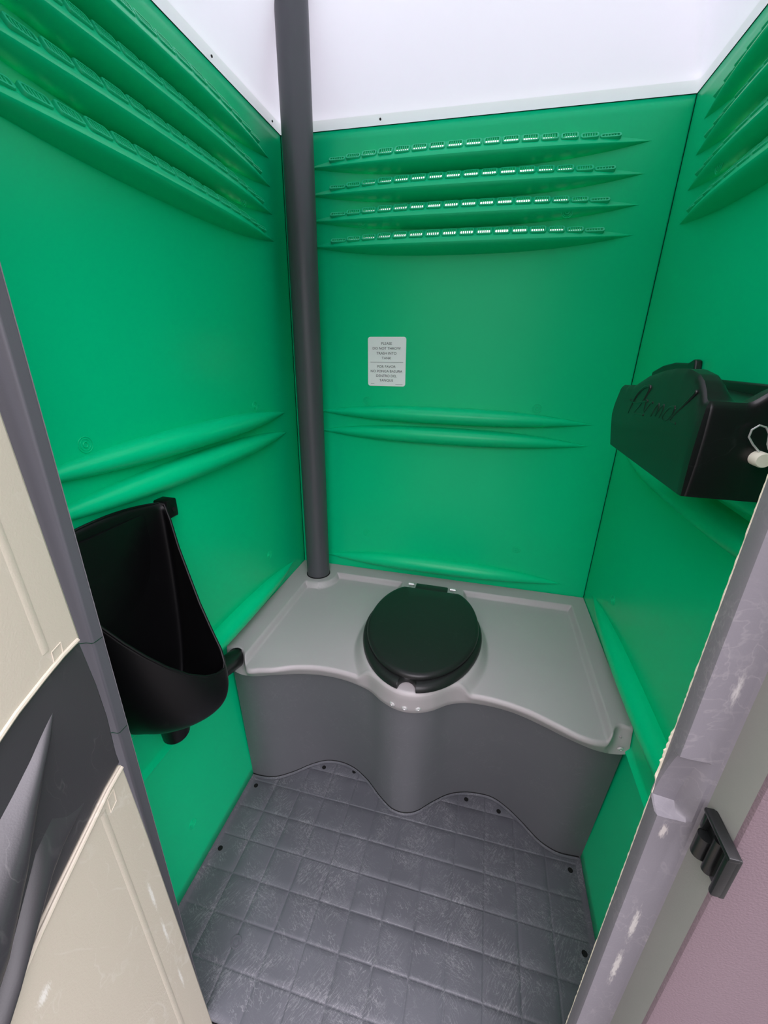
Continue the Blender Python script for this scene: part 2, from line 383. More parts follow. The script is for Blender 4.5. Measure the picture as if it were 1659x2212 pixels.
for u, z in ((0.265, 1.710), (0.273, 1.214), (0.822, 1.211), (0.267, 0.730), (0.783, 0.182)): ring(wall_left, tl, u, z, 'left')
for u, z in ((0.283, 1.710), (0.26, 0.73)): ring(wall_right, tr, u, z, 'right')
# dark strips put in for the shadowed gaps in the corners and under the roof
for i, (p, q) in enumerate((((XR-0.001, -0.002, 0.58), (XR-0.001, -0.002, HW)), ((XL+0.001, -0.002, 0.58), (XL+0.001, -0.002, HW)))):
    o = tube('seam_shade_%d' % (i+1), (p, q), 0.0008, M['seam'], None, 8); struct(o)

# ------------------------------------------------------------------ floor
gx = [0.0975+0.0858*k for k in range(12)]; gy = [-0.4325-0.0860*k for k in range(8)]
def groove(v, G, w_=0.0022):
    d = np.min(np.abs(v[..., None]-np.array(G)), axis=-1); return 1-sstep(w_*0.5, w_*1.6, d)
def gridlines(a, b, G, step):
    s = set(np.round(np.arange(a, b+1e-6, step), 4))
    for g in G:
        if a < g < b:
            for e in (-0.0036, -0.0022, -0.0011, 0, 0.0011, 0.0022, 0.0036): s.add(round(g+e, 4))
    s.add(a); s.add(b); return np.array(sorted(s))
fx = gridlines(0.0, 1.06, gx, 0.02); fy = gridlines(-1.035, -0.34, gy, 0.02)
fx = np.unique(np.concatenate([fx, [0.004, 0.008, 0.012, 0.016, 0.02, 1.04, 1.044, 1.048, 1.052]]))
FX, FY = np.meshgrid(fx, fy)
wob = 0.0006*np.sin(FX*31)*np.sin(FY*27)
FZ = -0.0011*np.maximum(groove(FX, [g for g in gx if g < 0.96]), groove(FY, gy))+wob*0.5
edge = np.maximum(1-sstep(0.006, 0.020, FX), sstep(1.040, 1.054, FX)); FZ = np.where(edge > 0, np.maximum(FZ, 0)*(1-edge)+edge*0.007+FZ*(1-edge)*0, FZ)
nx = len(fx)
V = [(FX[j, i], FY[j, i], FZ[j, i]) for j in range(len(fy)) for i in range(nx)]
F = [(j*nx+i, j*nx+i+1, (j+1)*nx+i+1, (j+1)*nx+i) for j in range(len(fy)-1) for i in range(nx-1)]
floor = mesh_obj('floor', V, F, M['floor']); struct(floor)
md = floor.modifiers.new('thickness', 'SOLIDIFY'); md.thickness = 0.02; md.offset = -1
def disc(name, x, y, z, r, mat, parent, h=0.0012, seg=24):
    V, F = tube_data([(x, y, z), (x, y, z+h)], r, seg); o = mesh_obj(name, V, F, mat, parent, True, 40); return fixn(o)
for x, y in ((0.2303, -0.4192), (0.3374, -0.4076), (0.0329, -0.5366), (0.0285, -0.7311), (0.7229, -0.4079), (0.8261, -0.4209), (1.0224, -0.537), (1.0255, -0.7161)):
    disc('drain_hole', x, y, 0.0002, 0.0068, M['blackmatt'], floor, 0.0009)
for x, y in ((0.1924, -0.4924), (0.86, -0.4982), (0.1885, -0.9036)):
    V = []; Fc = []; N = 28
    prof = [(0.0135, 0.0), (0.0130, 0.0016), (0.0105, 0.0016), (0.0100, 0.0002), (0.0062, 0.0002), (0.0057, 0.0022), (0.0, 0.0024)]
    for r_, z_ in prof:
        for k in range(N): V.append((x+r_*math.cos(2*math.pi*k/N), y+r_*math.sin(2*math.pi*k/N), z_+0.0004))
    for l in range(len(prof)-1):
        for k in range(N): Fc.append((l*N+k, l*N+(k+1) % N, (l+1)*N+(k+1) % N, (l+1)*N+k))
    fixn(mesh_obj('screw_boss', V, Fc, M['floor'], floor, True, 40))

# ------------------------------------------------------------------ roof
def roof_ring(off, z, r, cx=(XL+XR)/2, cy=-0.51, N=10):
    hx, hy = (XR-XL)/2-off, 0.515-off; pts = []
    for sx_, sy_, a0 in ((1, 1, 0), (-1, 1, 90), (-1, -1, 180), (1, -1, 270)):
        for k in range(N):
            a = math.radians(a0+90*k/(N-1)); pts.append((cx+sx_*(hx-r)+r*math.cos(a), cy+sy_*(hy-r)+r*math.sin(a), z))
    return pts
# arched shell: the outline shrinks as it rises
prof = [(-0.004, HW-0.004, 0.010), (-0.006, 1.955, 0.012), (-0.001, 1.967, 0.014), (0.006, 1.975, 0.018), (0.012, 1.995, 0.018), (0.022, 2.04, 0.02), (0.038, 2.10, 0.025),
        (0.062, 2.16, 0.04), (0.10, 2.215, 0.07), (0.16, 2.26, 0.12), (0.24, 2.29, 0.14), (0.33, 2.305, 0.15), (0.45, 2.312, 0.05)]
V = []; F = []
for off, z, r in prof: V += roof_ring(off, z, r)
n = 40
for l in range(len(prof)-1):
    for k in range(n):
        a = l*n+k; b = l*n+(k+1) % n; F.append((a, a+n, b+n, b))
F.append(tuple(range((len(prof)-1)*n, len(prof)*n))[::-1])
roof = mesh_obj('ceiling', V, F, M['roof']); struct(roof); roof.data.materials.append(M['roofband'])
for p in roof.data.polygons:
    if p.center.z < 1.966: p.material_index = 1
md = roof.modifiers.new('sub', 'SUBSURF'); md.levels = 1; md.render_levels = 1
for c in ((0.2986, -0.001, 1.952),):
    o = disc('screw_hole', 0, 0, 0, 0.0028, M['blackmatt'], roof, 0.002, 12); o.matrix_basis = Matrix.Translation(c) @ Matrix.Rotation(math.radians(90), 4, 'X')
for c in ((XL+0.001, -0.3204, 1.951), (XL+0.001, -0.0508, 1.951)):
    o = disc('screw_hole', 0, 0, 0, 0.0025, M['blackmatt'], roof, 0.002, 12); o.matrix_basis = Matrix.Translation(c) @ Matrix.Rotation(math.radians(90), 4, 'Y')
V, F = [], []
for p, q in (((XL, -0.0005, HW), (XR, -0.0005, HW)), ((XL+0.0005, 0, HW), (XL+0.0005, -1.02, HW)), ((XR-0.0005, 0, HW), (XR-0.0005, -1.02, HW))):
    v, f = tube_data((p, q), 0.0007, 8); b = len(V); V += v; F += [tuple(i+b for i in t) for t in f]
o = mesh_obj('seam_shade_3', V, F, M['seam']); fixn(o); struct(o)  # thin dark strips painted in for the shaded joint below the roof

# ------------------------------------------------------------------ front wall with the doorway
def prism(name, poly, z0, z1, mat, parent=None, angle=30, bev=0):
    """vertical prism of an (x, y) outline"""
    n = len(poly); V = [(x, y, z0) for x, y in poly]+[(x, y, z1) for x, y in poly]
    F = [(k, (k+1) % n, n+(k+1) % n, n+k) for k in range(n)]+[tuple(range(n))[::-1], tuple(range(n, 2*n))]
    o = mesh_obj(name, V, F, mat, None, True, angle); fixn(o)
    if bev:
        b = o.modifiers.new('b', 'BEVEL'); b.width = bev; b.segments = 3; b.limit_method = 'ANGLE'; b.angle_limit = math.radians(25)
    if parent is not None: o.parent = parent
    return o
wf = struct(bpy.data.objects.new('wall_front', None)); COL.objects.link(wf)
TOPD = 1.90
# left jamb: return facing the opening, then the front facet, then the face behind the door
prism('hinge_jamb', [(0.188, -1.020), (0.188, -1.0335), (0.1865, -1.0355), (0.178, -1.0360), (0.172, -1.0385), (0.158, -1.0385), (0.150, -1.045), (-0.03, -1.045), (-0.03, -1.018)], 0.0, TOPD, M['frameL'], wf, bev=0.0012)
# thin joint lines on the left jamb
for z in (1.0055, 0.8475):
    tube('joint_line', [(0.1595, -1.0388, z-0.002), (0.1715, -1.0388, z-0.001), (0.1785, -1.0363, z), (0.1865, -1.0358, z), (0.1883, -1.0335, z), (0.1883, -1.0205, z)], 0.0004, M['seam'], None, 6).parent = wf
# right jamb, with the wedge pocket of the latch
def right_profile(t):
    """t = pocket depth 0..1"""
    d = 0.017*t
    return [(0.8605, -1.020), (0.8600, -1.0345+d*0.9), (0.8615, -1.0385+d), (0.8680, -1.0392+d), (0.8800, -1.0392+d*0.9), (0.8865, -1.0395+d*0.25), (0.8905, -1.0400), (0.8935, -1.0403), (0.8955, -1.0425),
            (0.9010, -1.0745), (0.9030, -1.0775), (0.9060, -1.0785), (0.9480, -1.0790), (0.9520, -1.0770), (1.0900, -1.0740), (1.0900, -1.018)]
zz = [0, 0.40, 0.80, 0.9375, 0.9395, 0.9420, 0.945, 0.952, 0.965, 0.98, 0.995, 1.008, 1.0175, 1.0190, 1.3, 1.6, TOPD]
tt = [0, 0, 0, 0, 0.35, 0.75, 1.0, 1.0, 0.92, 0.75, 0.55, 0.35, 0.18, 0, 0, 0, 0]
V = []; F = []; P0 = right_profile(0); n = len(P0)
for z, t in zip(zz, tt): V += [(x, y, z) for x, y in right_profile(t)]
mid = []
for l in range(len(zz)-1):
    for k in range(n):
        a = l*n+k; b = l*n+(k+1) % n; F.append((a, b, b+n, a+n)); mid.append(k)
F.append(tuple(range(n))[::-1]); F.append(tuple(range((len(zz)-1)*n, len(zz)*n))); mid += [0, 0]
lj = mesh_obj('latch_jamb', V, F, M['frame'], None, True, 28); lj.data.materials.append(M['frameg']); lj.data.materials.append(M['pink'])
for pi, k in enumerate(mid):
    lj.data.polygons[pi].material_index = 1 if 8 <= k <= 8 else 2 if k >= 9 else 0
fixn(lj); lj.parent = wf
# header over the doorway
prism('door_header', [(0.188, -1.020), (0.86, -1.020), (0.86, -1.040), (0.188, -1.040)], 1.885, TOPD, M['frame'], wf)
prism('header_panel', [(-0.03, -1.018), (1.09, -1.018), (1.09, -1.045), (-0.03, -1.045)], TOPD, HW+0.02, M['frame'], wf)
# ragged pale cut edge on the right opening, and the finer one on the left
def burr(name, x, y, z0, z1, amp, sgn, width, step=0.004):
    V = []; F = []; z = z0; i = 0
    while z < z1:
        e = amp*(0.25+0.75*random.random()) if random.random() < 0.8 else 0.1*amp
        if sgn < 0 and 0.965 < z < 1.03: e = 0.0008+0.0024*random.random()**2
        V += [(x-sgn*0.0006, y+0.0008, z), (x+sgn*e, y+0.0006, z), (x+sgn*e*0.7, y-width, z), (x-sgn*0.0006, y-width*1.2, z)]
        if i:
            a = (i-1)*4
            F += [(a+k, a+(k+1) % 4, a+4+(k+1) % 4, a+4+k) for k in range(4)]
        i += 1; z += step*(0.6+0.8*random.random())
    o = mesh_obj(name, V, F, M['burr'], None, False); fixn(o); o.parent = wf; return o
burr('cut_edge', 0.8605, -1.020, 0.02, 1.88, 0.0007, -1, 0.0006)
burr('cut_edge', 0.188, -1.020, 0.02, 1.88, 0.0003, 1, 0.0003).data.materials[0] = M['frame']
# scuffs on the right jamb
def scuff(parent, pts, wd, mat, n=26):
    V = []; F = []
    return None
# threshold
th = prism('door_threshold', [(0.15, -1.034), (0.90, -1.034), (0.90, -1.085), (0.15, -1.085)], -0.03, 0.004, M['frame'], wf, bev=0.004)
tube('seal_strip', [(0.188, -1.036, 0.0035), (0.86, -1.036, 0.0035)], 0.0035, M['blackmatt'], None, 8).parent = wf
gnd = mesh_obj('ground', [(-6, -8, -0.14), (7, -8, -0.14), (7, 6, -0.14), (-6, 6, -0.14)], [(0, 1, 2, 3)], M['ground'], None, False); struct(gnd)
gnd.name = 'ground'
# base skid under the cabin
sk = box('base_skid', (0.53, -0.52, -0.08), (1.14, 1.08, 0.11), M['frame'], None, 0.01); struct(sk)

# ------------------------------------------------------------------ waste tank
tank = empty('toilet_tank', (0.53, -0.28, 0), 'moulded grey toilet tank bench with wavy front, black seat and closed lid', 'toilet')
Tpts = [(0.006, -0.548), (0.03, -0.549), (0.06, -0.553), (0.075, -0.570), (0.092, -0.594), (0.129, -0.589), (0.164, -0.578), (0.211, -0.556), (0.269, -0.541), (0.326, -0.538), (0.382, -0.543),
        (0.42, -0.552), (0.45, -0.570), (0.48, -0.589), (0.51, -0.601), (0.54, -0.604), (0.57, -0.598), (0.60, -0.581), (0.63, -0.557), (0.663, -0.539), (0.705, -0.533), (0.766, -0.536),
        (0.831, -0.550), (0.892, -0.575), (0.942, -0.596), (0.980, -0.600), (1.004, -0.590), (1.018, -0.566), (1.054, -0.562)]
Lpts = [(0.006, -0.556), (0.0297, -0.566), (0.060, -0.575), (0.0901, -0.5749), (0.1485, -0.5562), (0.2297, -0.5304), (0.3177, -0.5205), (0.3858, -0.5294), (0.4294, -0.5438), (0.4665, -0.5684), (0.515, -0.5865), (0.5579, -0.5843),
        (0.5982, -0.5666), (0.6379, -0.536), (0.6799, -0.5193), (0.7367, -0.5139), (0.806, -0.5215), (0.871, -0.5436), (0.9311, -0.5684), (0.9889, -0.5838), (1.0358, -0.580), (1.054, -0.5744)]
Bpts = [(-0.003, -0.503), (0.034, -0.504), (0.091, -0.492), (0.139, -0.461), (0.185, -0.422), (0.227, -0.397), (0.277, -0.388), (0.331, -0.396), (0.391, -0.427), (0.452, -0.475), (0.495, -0.5), (0.532, -0.503),
        (0.566, -0.491), (0.614, -0.448), (0.656, -0.414), (0.709, -0.39), (0.754, -0.382), (0.809, -0.384), (0.861, -0.412), (0.901, -0.445), (0.939, -0.479), (0.977, -0.497), (1.057, -0.499)]
ZL = 0.515
def seat_sd(x, y, cx=0.5395, cy=-0.372, a=0.1715, b=0.233):
    """signed distance-like value to the seat outline (egg: front end a bit narrower)"""
    dy = (y-cy)/b; dx = (x-cx)/a
    k = np.where(dy < 0, 1+0.06*dy*dy, 1-0.02*dy)
    r = np.sqrt((dx*k)**2+dy**2); return (r-1)*np.minimum(a, b)*1.05
def top_z(x, y):
    rim = np.maximum(1-sstep(0.074, 0.088, x), sstep(0.994, 1.008, x))
    back = sstep(-0.076, -0.064, y)
    rim = np.maximum(rim, back)
    rim = np.maximum(rim, 1-sstep(0.068, 0.081, np.hypot(x-0.100, y+0.088)))
    hx = np.abs(x-0.533)-0.118; rim = np.maximum(rim, (1-sstep(-0.012, 0.010, hx))*sstep(-0.185, -0.14, y))
    s = seat_sd(x, y)
    mound = 1-sstep(-0.004, 0.026, s)
    slope = 0.004*sstep(0, -0.5, y)
    return 0.559+np.maximum(rim*0.019, mound*0.035)+0*slope
xs = np.linspace(0.006, 1.054, 400); Ty = interp(xs, Tpts); Ly = interp(xs, Lpts)
rows = np.concatenate([np.linspace(0, 0.22, 44)[:-1], np.linspace(0.22, 0.8, 50)[:-1], np.linspace(0.8, 1.0, 26)])
V = []; nR = 0; X = xs
prof_rows = []
for t in rows:
    y = -0.004+t*(Ty*0.985+0.004); z = top_z(X, y); prof_rows.append((X, y, z))
zT = prof_rows[-1][2]
for a in (15, 35, 55, 75, 90):                      # rolled lip
    r = math.radians(a); y = Ty*0.985+(Ty-Ty*0.985)*math.sin(r)*1.0; z = zT-0.011*(1-math.cos(r)); prof_rows.append((X, y, z))
zR = zT-0.011
for t in (0.25, 0.5, 0.75, 1.0):
    y = Ty+(Ly-Ty)*t; z = zR+(ZL-zR)*t; prof_rows.append((X, y, z))
prof_rows.append((X, Ly+0.004, X*0+ZL-0.003)); prof_rows.append((X, Ly+0.010, X*0+ZL+0.003))
nn = len(xs)
for r_ in prof_rows: V += list(zip(*[np.broadcast_to(q, X.shape) for q in r_]))
nr = len(prof_rows)
F = [(j*nn+i, (j+1)*nn+i, (j+1)*nn+i+1, j*nn+i+1) for j in range(nr-1) for i in range(nn-1)]
# side skirts of the top
base = len(V)
for idx, sgn in ((0, 1), (nn-1, -1)):
    b0 = len(V)
    for j in range(nr):
        x, y, z = V[j*nn+idx]; V.append((x, y, ZL))
    for j in range(nr-1):
        q = (j*nn+idx, (j+1)*nn+idx, b0+j+1, b0+j); F.append(q[::-1] if sgn > 0 else q)
ttop = mesh_obj('tank_top', V, F, M['tank'], None, True, 50); child(ttop, tank, 'grey tank top with recessed panels and rolled lip, colour lightened for light from above')
# front skirt
s = np.linspace(0, 1, 200); xt = 0.022+s*(1.047-0.022); xb = 0.0046+s*1.0508
yt = interp(xt, Lpts)+0.009; yb_ = interp(xb, Bpts)
V = []; F = []; R_ = 24
for j in range(R_+1):
    t = j/R_; x = xt*(1-t)+xb*t; te = t; y = yt*(1-te)+yb_*te; V += list(zip(x, y, np.full_like(x, 0.530*(1-t)+0.003)))
F = [(j*200+i, (j+1)*200+i, (j+1)*200+i+1, j*200+i+1) for j in range(R_) for i in range(199)]
# returns to the walls
for idx, sg in ((0, 1), (199, -1)):
    b0 = len(V)
    for j in range(R_+1):
        x, y, z = V[j*200+idx]; V.append((x, y+0.40 if y < -0.45 else y+0.4, z))
    for j in range(R_):
        q = (j*200+idx, (j+1)*200+idx, b0+j+1, b0+j); F.append(q[::-1] if sg > 0 else q)
skirt = mesh_obj('front_panel', V, F, M['skirt'], None, True, 60); child(skirt, tank, 'grey wavy front panel of the tank, its shade put into the colour')
# seal where the panel meets the floor
pth = [(x, y-0.004, 0.004) for x, y in zip(xb[::2], yb_[::2])]
o = tube('base_seal', pth, 0.0045, M['floor'], tank, 8)
pth = [(x, y-0.0005, 0.008) for x, y in zip(xb[::2], yb_[::2])]
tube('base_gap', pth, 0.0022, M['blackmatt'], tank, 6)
def rivet(c, nrm, r=0.0075, parent=tank):
    n_ = Vector(nrm).normalized(); a = n_.orthogonal().normalized(); b = n_.cross(a); V = []; F = []; N = 20
    pr = [(r, -0.001), (r, 0.0006), (r*0.8, 0.0022), (r*0.45, 0.0026), (r*0.38, 0.0012), (0.0, 0.0010)]
    for q, h in pr:
        for k in range(N):
            t = 2*math.pi*k/N; V.append(Vector(c)+n_*h+q*(a*math.cos(t)+b*math.sin(t)))
    for l in range(len(pr)-1):
        for k in range(N): F.append((l*N+k, l*N+(k+1) % N, (l+1)*N+(k+1) % N, (l+1)*N+k))
    o = fixn(mesh_obj('rivet', V, F, M['metal'], None, True, 40)); child(o, parent); return o
def lip_pt(x, z):
    y0 = float(interp(np.array([x]), Tpts)[0]); y1 = float(interp(np.array([x]), Lpts)[0]); zr = float(top_z(np.array([x]), np.array([y0*0.985]))[0])-0.011
    t = (zr-z)/(zr-ZL); return (x, y0+(y1-y0)*t, z)
for x, nx_ in ((0.499, -0.35), (0.532, 0), (0.566, 0.35)):
    p = lip_pt(x, 0.533); rivet((p[0], p[1]-0.0005, p[2]), (nx_, -1, -0.25), 0.0076)
p = lip_pt(1.034, 0.5270); rivet((p[0], p[1]-0.0005, p[2]), (0.1, -1, -0.25), 0.0068)
p = lip_pt(0.020, 0.5230); rivet((p[0], p[1]-0.0005, p[2]), (-0.1, -1, -0.25), 0.0055)
p = lip_pt(1.032, 0.552); o = rivet((p[0], p[1]-0.0001, p[2]), (0.0, -1, -0.2), 0.0028); o.name = 'moulded_pip'; o.data.materials[0] = M['tank']

# --- seat and lid
def seat_outline(a, bf, bb, cx, cy, n=96, notch=False, flat=None, pinch=0.06):
    P = []
    for k in range(n):
        t = 2*math.pi*k/n; c_, s_ = math.cos(t), math.sin(t); y = s_*(bb if s_ > 0 else bf)
        kk = 1-pinch*s_*s_ if s_ < 0 else 1.0
        x = a*c_*kk; P.append([cx+x, cy+y])
    if flat is not None:
        for p in P:
            if p[1] > flat: p[1] = flat
    return P
def loft(name, loops, mat, parent, close_top=True, close_bot=True, angle=45):
    n = len(loops[0]); V = [v for L in loops for v in L]; F = []
    for l in range(len(loops)-1):
        for k in range(n): F.append((l*n+k, l*n+(k+1) % n, (l+1)*n+(k+1) % n, (l+1)*n+k))
    if close_bot: F.append(tuple(range(n))[::-1])
    if close_top: F.append(tuple(range((len(loops)-1)*n, len(loops)*n)))
    o = fixn(mesh_obj(name, V, F, mat, None, True, angle))
    if parent is not None: child(o, parent)
    return o
CX, CY = 0.5395, -0.358
so = seat_outline(0.1715, 0.2445, 0.205, CX, CY, 144, flat=-0.166)
nt_x, nt_r = 0.5350, 0.0225
def notch(P, k):
    out = []
    for x, y in P:
        d = abs(x-nt_x)
        if y < CY and d < nt_r: y = y+k*0.032*math.sqrt(max(0, 1-(d/nt_r)**2))
        out.append([x, y])
    return out
# refine points near the notch by resampling
def resample_front(a, bf, bb, scale=1.0):
    P = []
    ts = [2*math.pi*k/140 for k in range(140) if abs(2*math.pi*k/140-1.5*math.pi) > 0.26]+[1.5*math.pi+e for e in np.linspace(-0.26, 0.26, 60)]
    ts.sort()
    for t in ts:
        c_, s_ = math.cos(t), math.sin(t); y = s_*(bb if s_ > 0 else bf)*scale; kk = 1-0.06*s_*s_ if s_ < 0 else 1.0
        P.append([CX+a*c_*kk*scale, min(CY+y, -0.168)])
    return P
def sloop(sc_, z): return [(x, y, z) for x, y in notch(resample_front(0.1715, 0.2445, 0.205, sc_), 1.0)]
inner = [(CX+(x-CX)*0.66, CY+(y-CY)*0.66, z_) for (x, y, z_) in [(p[0], p[1], 0.6) for p in resample_front(0.1715, 0.2445, 0.205, 1.0)]]
seat = loft('toilet_seat', [sloop(0.975, 0.5925), sloop(1.0, 0.5965), sloop(1.002, 0.602), sloop(0.993, 0.6075), sloop(0.975, 0.6115), sloop(0.94, 0.6135),
                            [(x, y, 0.6135) for x, y, _ in inner], [(x, y, 0.594) for x, y, _ in inner], sloop(0.975, 0.5925)], M['blacklid'], tank, False, False)
def lid_loop(sc_, z, dy=0.0):
    n = 120; P = []
    for k in range(n):
        t = 2*math.pi*k/n; c_, s_ = math.cos(t), math.sin(t)
        y = s_*(0.215 if s_ > 0 else 0.2225); kk = 1-0.06*s_*s_ if s_ < 0 else 1
        x = 0.1605*(c_ if s_ <= 0 else math.copysign(abs(c_)**0.8, c_))*kk
        # squarer shoulders toward the hinge
        P.append((CX+x*sc_, min(CY+y*sc_, -0.177-0.06*(1-sc_)), z))
    return P
lid = loft('toilet_lid', [lid_loop(0.97, 0.6142), lid_loop(0.995, 0.6165), lid_loop(1.0, 0.6215), lid_loop(0.992, 0.6260), lid_loop(0.975, 0.6284), lid_loop(0.93, 0.6292), lid_loop(0.6, 0.6304), lid_loop(0.2, 0.6308)], M['blacklid'], tank)
box('hinge_tab', (0.5385, -0.163, 0.6245), (0.108, 0.034, 0.010), M['blacklid'], None, 0.003).parent = lid
for x in (0.468, 0.609):
    tube('hinge_pin', [(x-0.011, -0.153, 0.6255), (x-0.009, -0.153, 0.6255), (x+0.009, -0.153, 0.6255), (x+0.011, -0.153, 0.6255)], [0.0030, 0.0052, 0.0052, 0.0030], M['metal'], None, 14).parent = lid
tube('hinge_rod', [(0.50, -0.1425, 0.6235), (0.575, -0.1425, 0.6235)], 0.0018, M['metal'], None, 8).parent = lid
for x in (0.462, 0.615):
    tube('hinge_bolt', [(x, -0.153, 0.575), (x, -0.153, 0.618)], 0.0045, M['metal'], tank, 12)

# ------------------------------------------------------------------ vent pipe
pp = empty('vent_pipe', (0.0995, -0.088, 0.573), 'tall dark grey round vent pipe rising from tank to roof in the back left corner', 'pipe')
tube('pipe_tube', [(0.0995, -0.088, 0.574), (0.0965, -0.088, 1.2), (0.093, -0.088, 2.2), (0.0925, -0.088, 2.28)], 0.0415, M['pipe'], pp, 48)
tube('pipe_gasket', [(0.0995, -0.088, 0.574), (0.0995, -0.088, 0.5805)], 0.0440, M['blackmatt'], pp, 40)

# ------------------------------------------------------------------ urinal
ur = empty('urinal', (XL, -0.845, 0.62), 'black plastic wall urinal hanging on the left green wall', 'urinal')
YC = -0.845
rim = [(0.031, -0.705, 1.065), (0.048, -0.715, 1.035), (0.074, -0.735, 0.988), (0.104, -0.753, 0.935), (0.131, -0.768, 0.884), (0.158, -0.780, 0.837), (0.180, -0.788, 0.797), (0.192, -0.798, 0.775), (0.196, -0.808, 0.768),
       (0.194, -0.828, 0.772), (0.187, -0.850, 0.784), (0.174, -0.875, 0.807), (0.156, -0.900, 0.841), (0.136, -0.919, 0.876), (0.116, -0.935, 0.912), (0.096, -0.948, 0.948), (0.070, -0.962, 0.995), (0.047, -0.974, 1.036), (0.031, -0.981, 1.065)]
loop = list(rim)
nb = 14
for k in range(0, nb+1):
    t = k/nb; y = -0.975+0.264*t; loop.append((0.022-0.010*(1-abs(2*t-1)**3), y, 1.069+0.013*(1-(2*t-1)**2)))
YC = -0.843
loop = [Vector(p) for p in loop]
bc = Vector((0.085, YC, 0.650))
rings = []
for phi in (0, 8, 18, 30, 42, 54, 64, 73, 81, 87):
    a = math.radians(phi); sx_ = max(0.0, math.cos(a))**0.55; sz = math.sin(a)
    R2 = []
    for p in loop:
        tgt = bc
        xw = 0.016 if p.x < 0.04 and abs(p.y-YC) < 0.141 and p.z > 1.05 else None
        x = tgt.x+(p.x-tgt.x)*sx_; y = tgt.y+(p.y-tgt.y)*sx_; z = p.z+(bc.z-p.z)*sz
        if p.x > tgt.x: x += 0.012*math.sin(2*a)
        R2.append((x, y, z))
    rings.append(R2)
n = len(loop); V = [v for R2 in rings for v in R2]; F = []
for l in range(len(rings)-1):
    for k in range(n): F.append((l*n+k, l*n+(k+1) % n, (l+1)*n+(k+1) % n, (l+1)*n+k))
F.append(tuple(range((len(rings)-1)*n, len(rings)*n)))
bowl = fixn(mesh_obj('urinal_bowl', V, F, M['blacku'])); child(bowl, ur)
md = bowl.modifiers.new('s', 'SUBSURF'); md.levels = 1; md.render_levels = 2
md = bowl.modifiers.new('t', 'SOLIDIFY'); md.thickness = 0.004; md.offset = 0
tube('rim_bead', list(loop)+[loop[0]], 0.0026, M['blacku'], ur, 8)
for sgn in (1, -1):
    o = box('mounting_lug', (0.020, YC+sgn*0.153, 1.052), (0.034, 0.030, 0.040), M['blacku'], ur, 0.004)
    tube('lug_screw', [(0.037, YC+sgn*0.155, 1.050), (0.039, YC+sgn*0.155, 1.050)], 0.005, M['blackmatt'], None, 12).parent = o
box('back_plate', (0.013, YC, 0.86), (0.012, 0.20, 0.40), M['blacku'], ur, 0.004)
V = []
o = loft('drain_cup', [[(0.062+0.045*math.cos(t)*k, YC+0.02+0.050*math.sin(t)*k, z) for t in np.linspace(0, 2*math.pi, 24, endpoint=False)] for k, z in ((1.0, 0.680), (0.95, 0.640), (0.66, 0.622), (0.58, 0.572), (0.5, 0.566))], M['blacku'], ur)
dpp = tube('drain_pipe', [(0.060, -0.815, 0.618), (0.052, -0.76, 0.612), (0.044, -0.66, 0.586), (0.040, -0.548, 0.549)], 0.0265, M['black'], ur, 24)
tube('pipe_collar', [(0.041, -0.556, 0.5515), (0.0405, -0.5485, 0.549)], 0.0285, M['blacku'], None, 24).parent = dpp

# ------------------------------------------------------------------ paper dispenser
dp = empty('paper_dispenser', (XR, -0.62, 1.2), 'glossy black toilet paper dispenser with raised script on the right wall', 'dispenser')
X0, YN, ZB = 0.905, -0.800, 1.2015
Aarch = [(-0.44, 1.300), (-0.4975, 1.3186), (-0.5257, 1.3198), (-0.5802, 1.3372), (-0.6382, 1.3476), (-0.6799, 1.3521), (-0.7217, 1.3528), (-0.7542, 1.3473), (-0.7700, 1.3400), (-0.7820, 1.3295), (-0.7900, 1.3190), (-0.80, 1.3185)]
Aarch = sorted(Aarch)
Narch = [(0.905, 1.3185), (0.948, 1.3185), (0.952, 1.3200), (0.966, 1.332), (0.985, 1.343), (1.01, 1.3485), (1.03, 1.345), (XR-0.001, 1.335)]
def disp_top(x, y):
    a = np.interp(y, [p[0] for p in Aarch], [p[1] for p in Aarch])-1.3185; b = np.interp(x, [p[0] for p in Narch], [p[1] for p in Narch])-1.3185
    fa = 1-sstep(0.022, 0.042, x-X0); fb = 1-sstep(0.018, 0.036, y-YN)
    val = 1.3165+0.004*sstep(0.06, 0.15, x-X0)-0.004*np.sin(np.clip((y-YN)/0.3, 0, 1)*np.pi)
    return np.maximum(val, np.maximum(1.3185+a*fa+(val-1.3185)*(1-fa), 1.3185+b*fb+(val-1.3185)*(1-fb)))
NX, NY = 44, 90
ux = np.concatenate([[0, 0.003, 0.007], np.linspace(0.012, 1, NX-3)]); 
xs_ = X0+0.004+(XR-0.0015-X0-0.004)*ux; ys_ = np.linspace(YN+0.004, -0.462, NY)
V = []; F = []; idx = {}
for j, y in enumerate(ys_):
    for i, x in enumerate(xs_):
        idx[j, i] = len(V); V.append((x, y, float(disp_top(np.array([x]), np.array([y]))[0])))
for j in range(NY-1):
    for i in range(NX-1): F.append((idx[j, i], idx[j, i+1], idx[j+1, i+1], idx[j+1, i]))
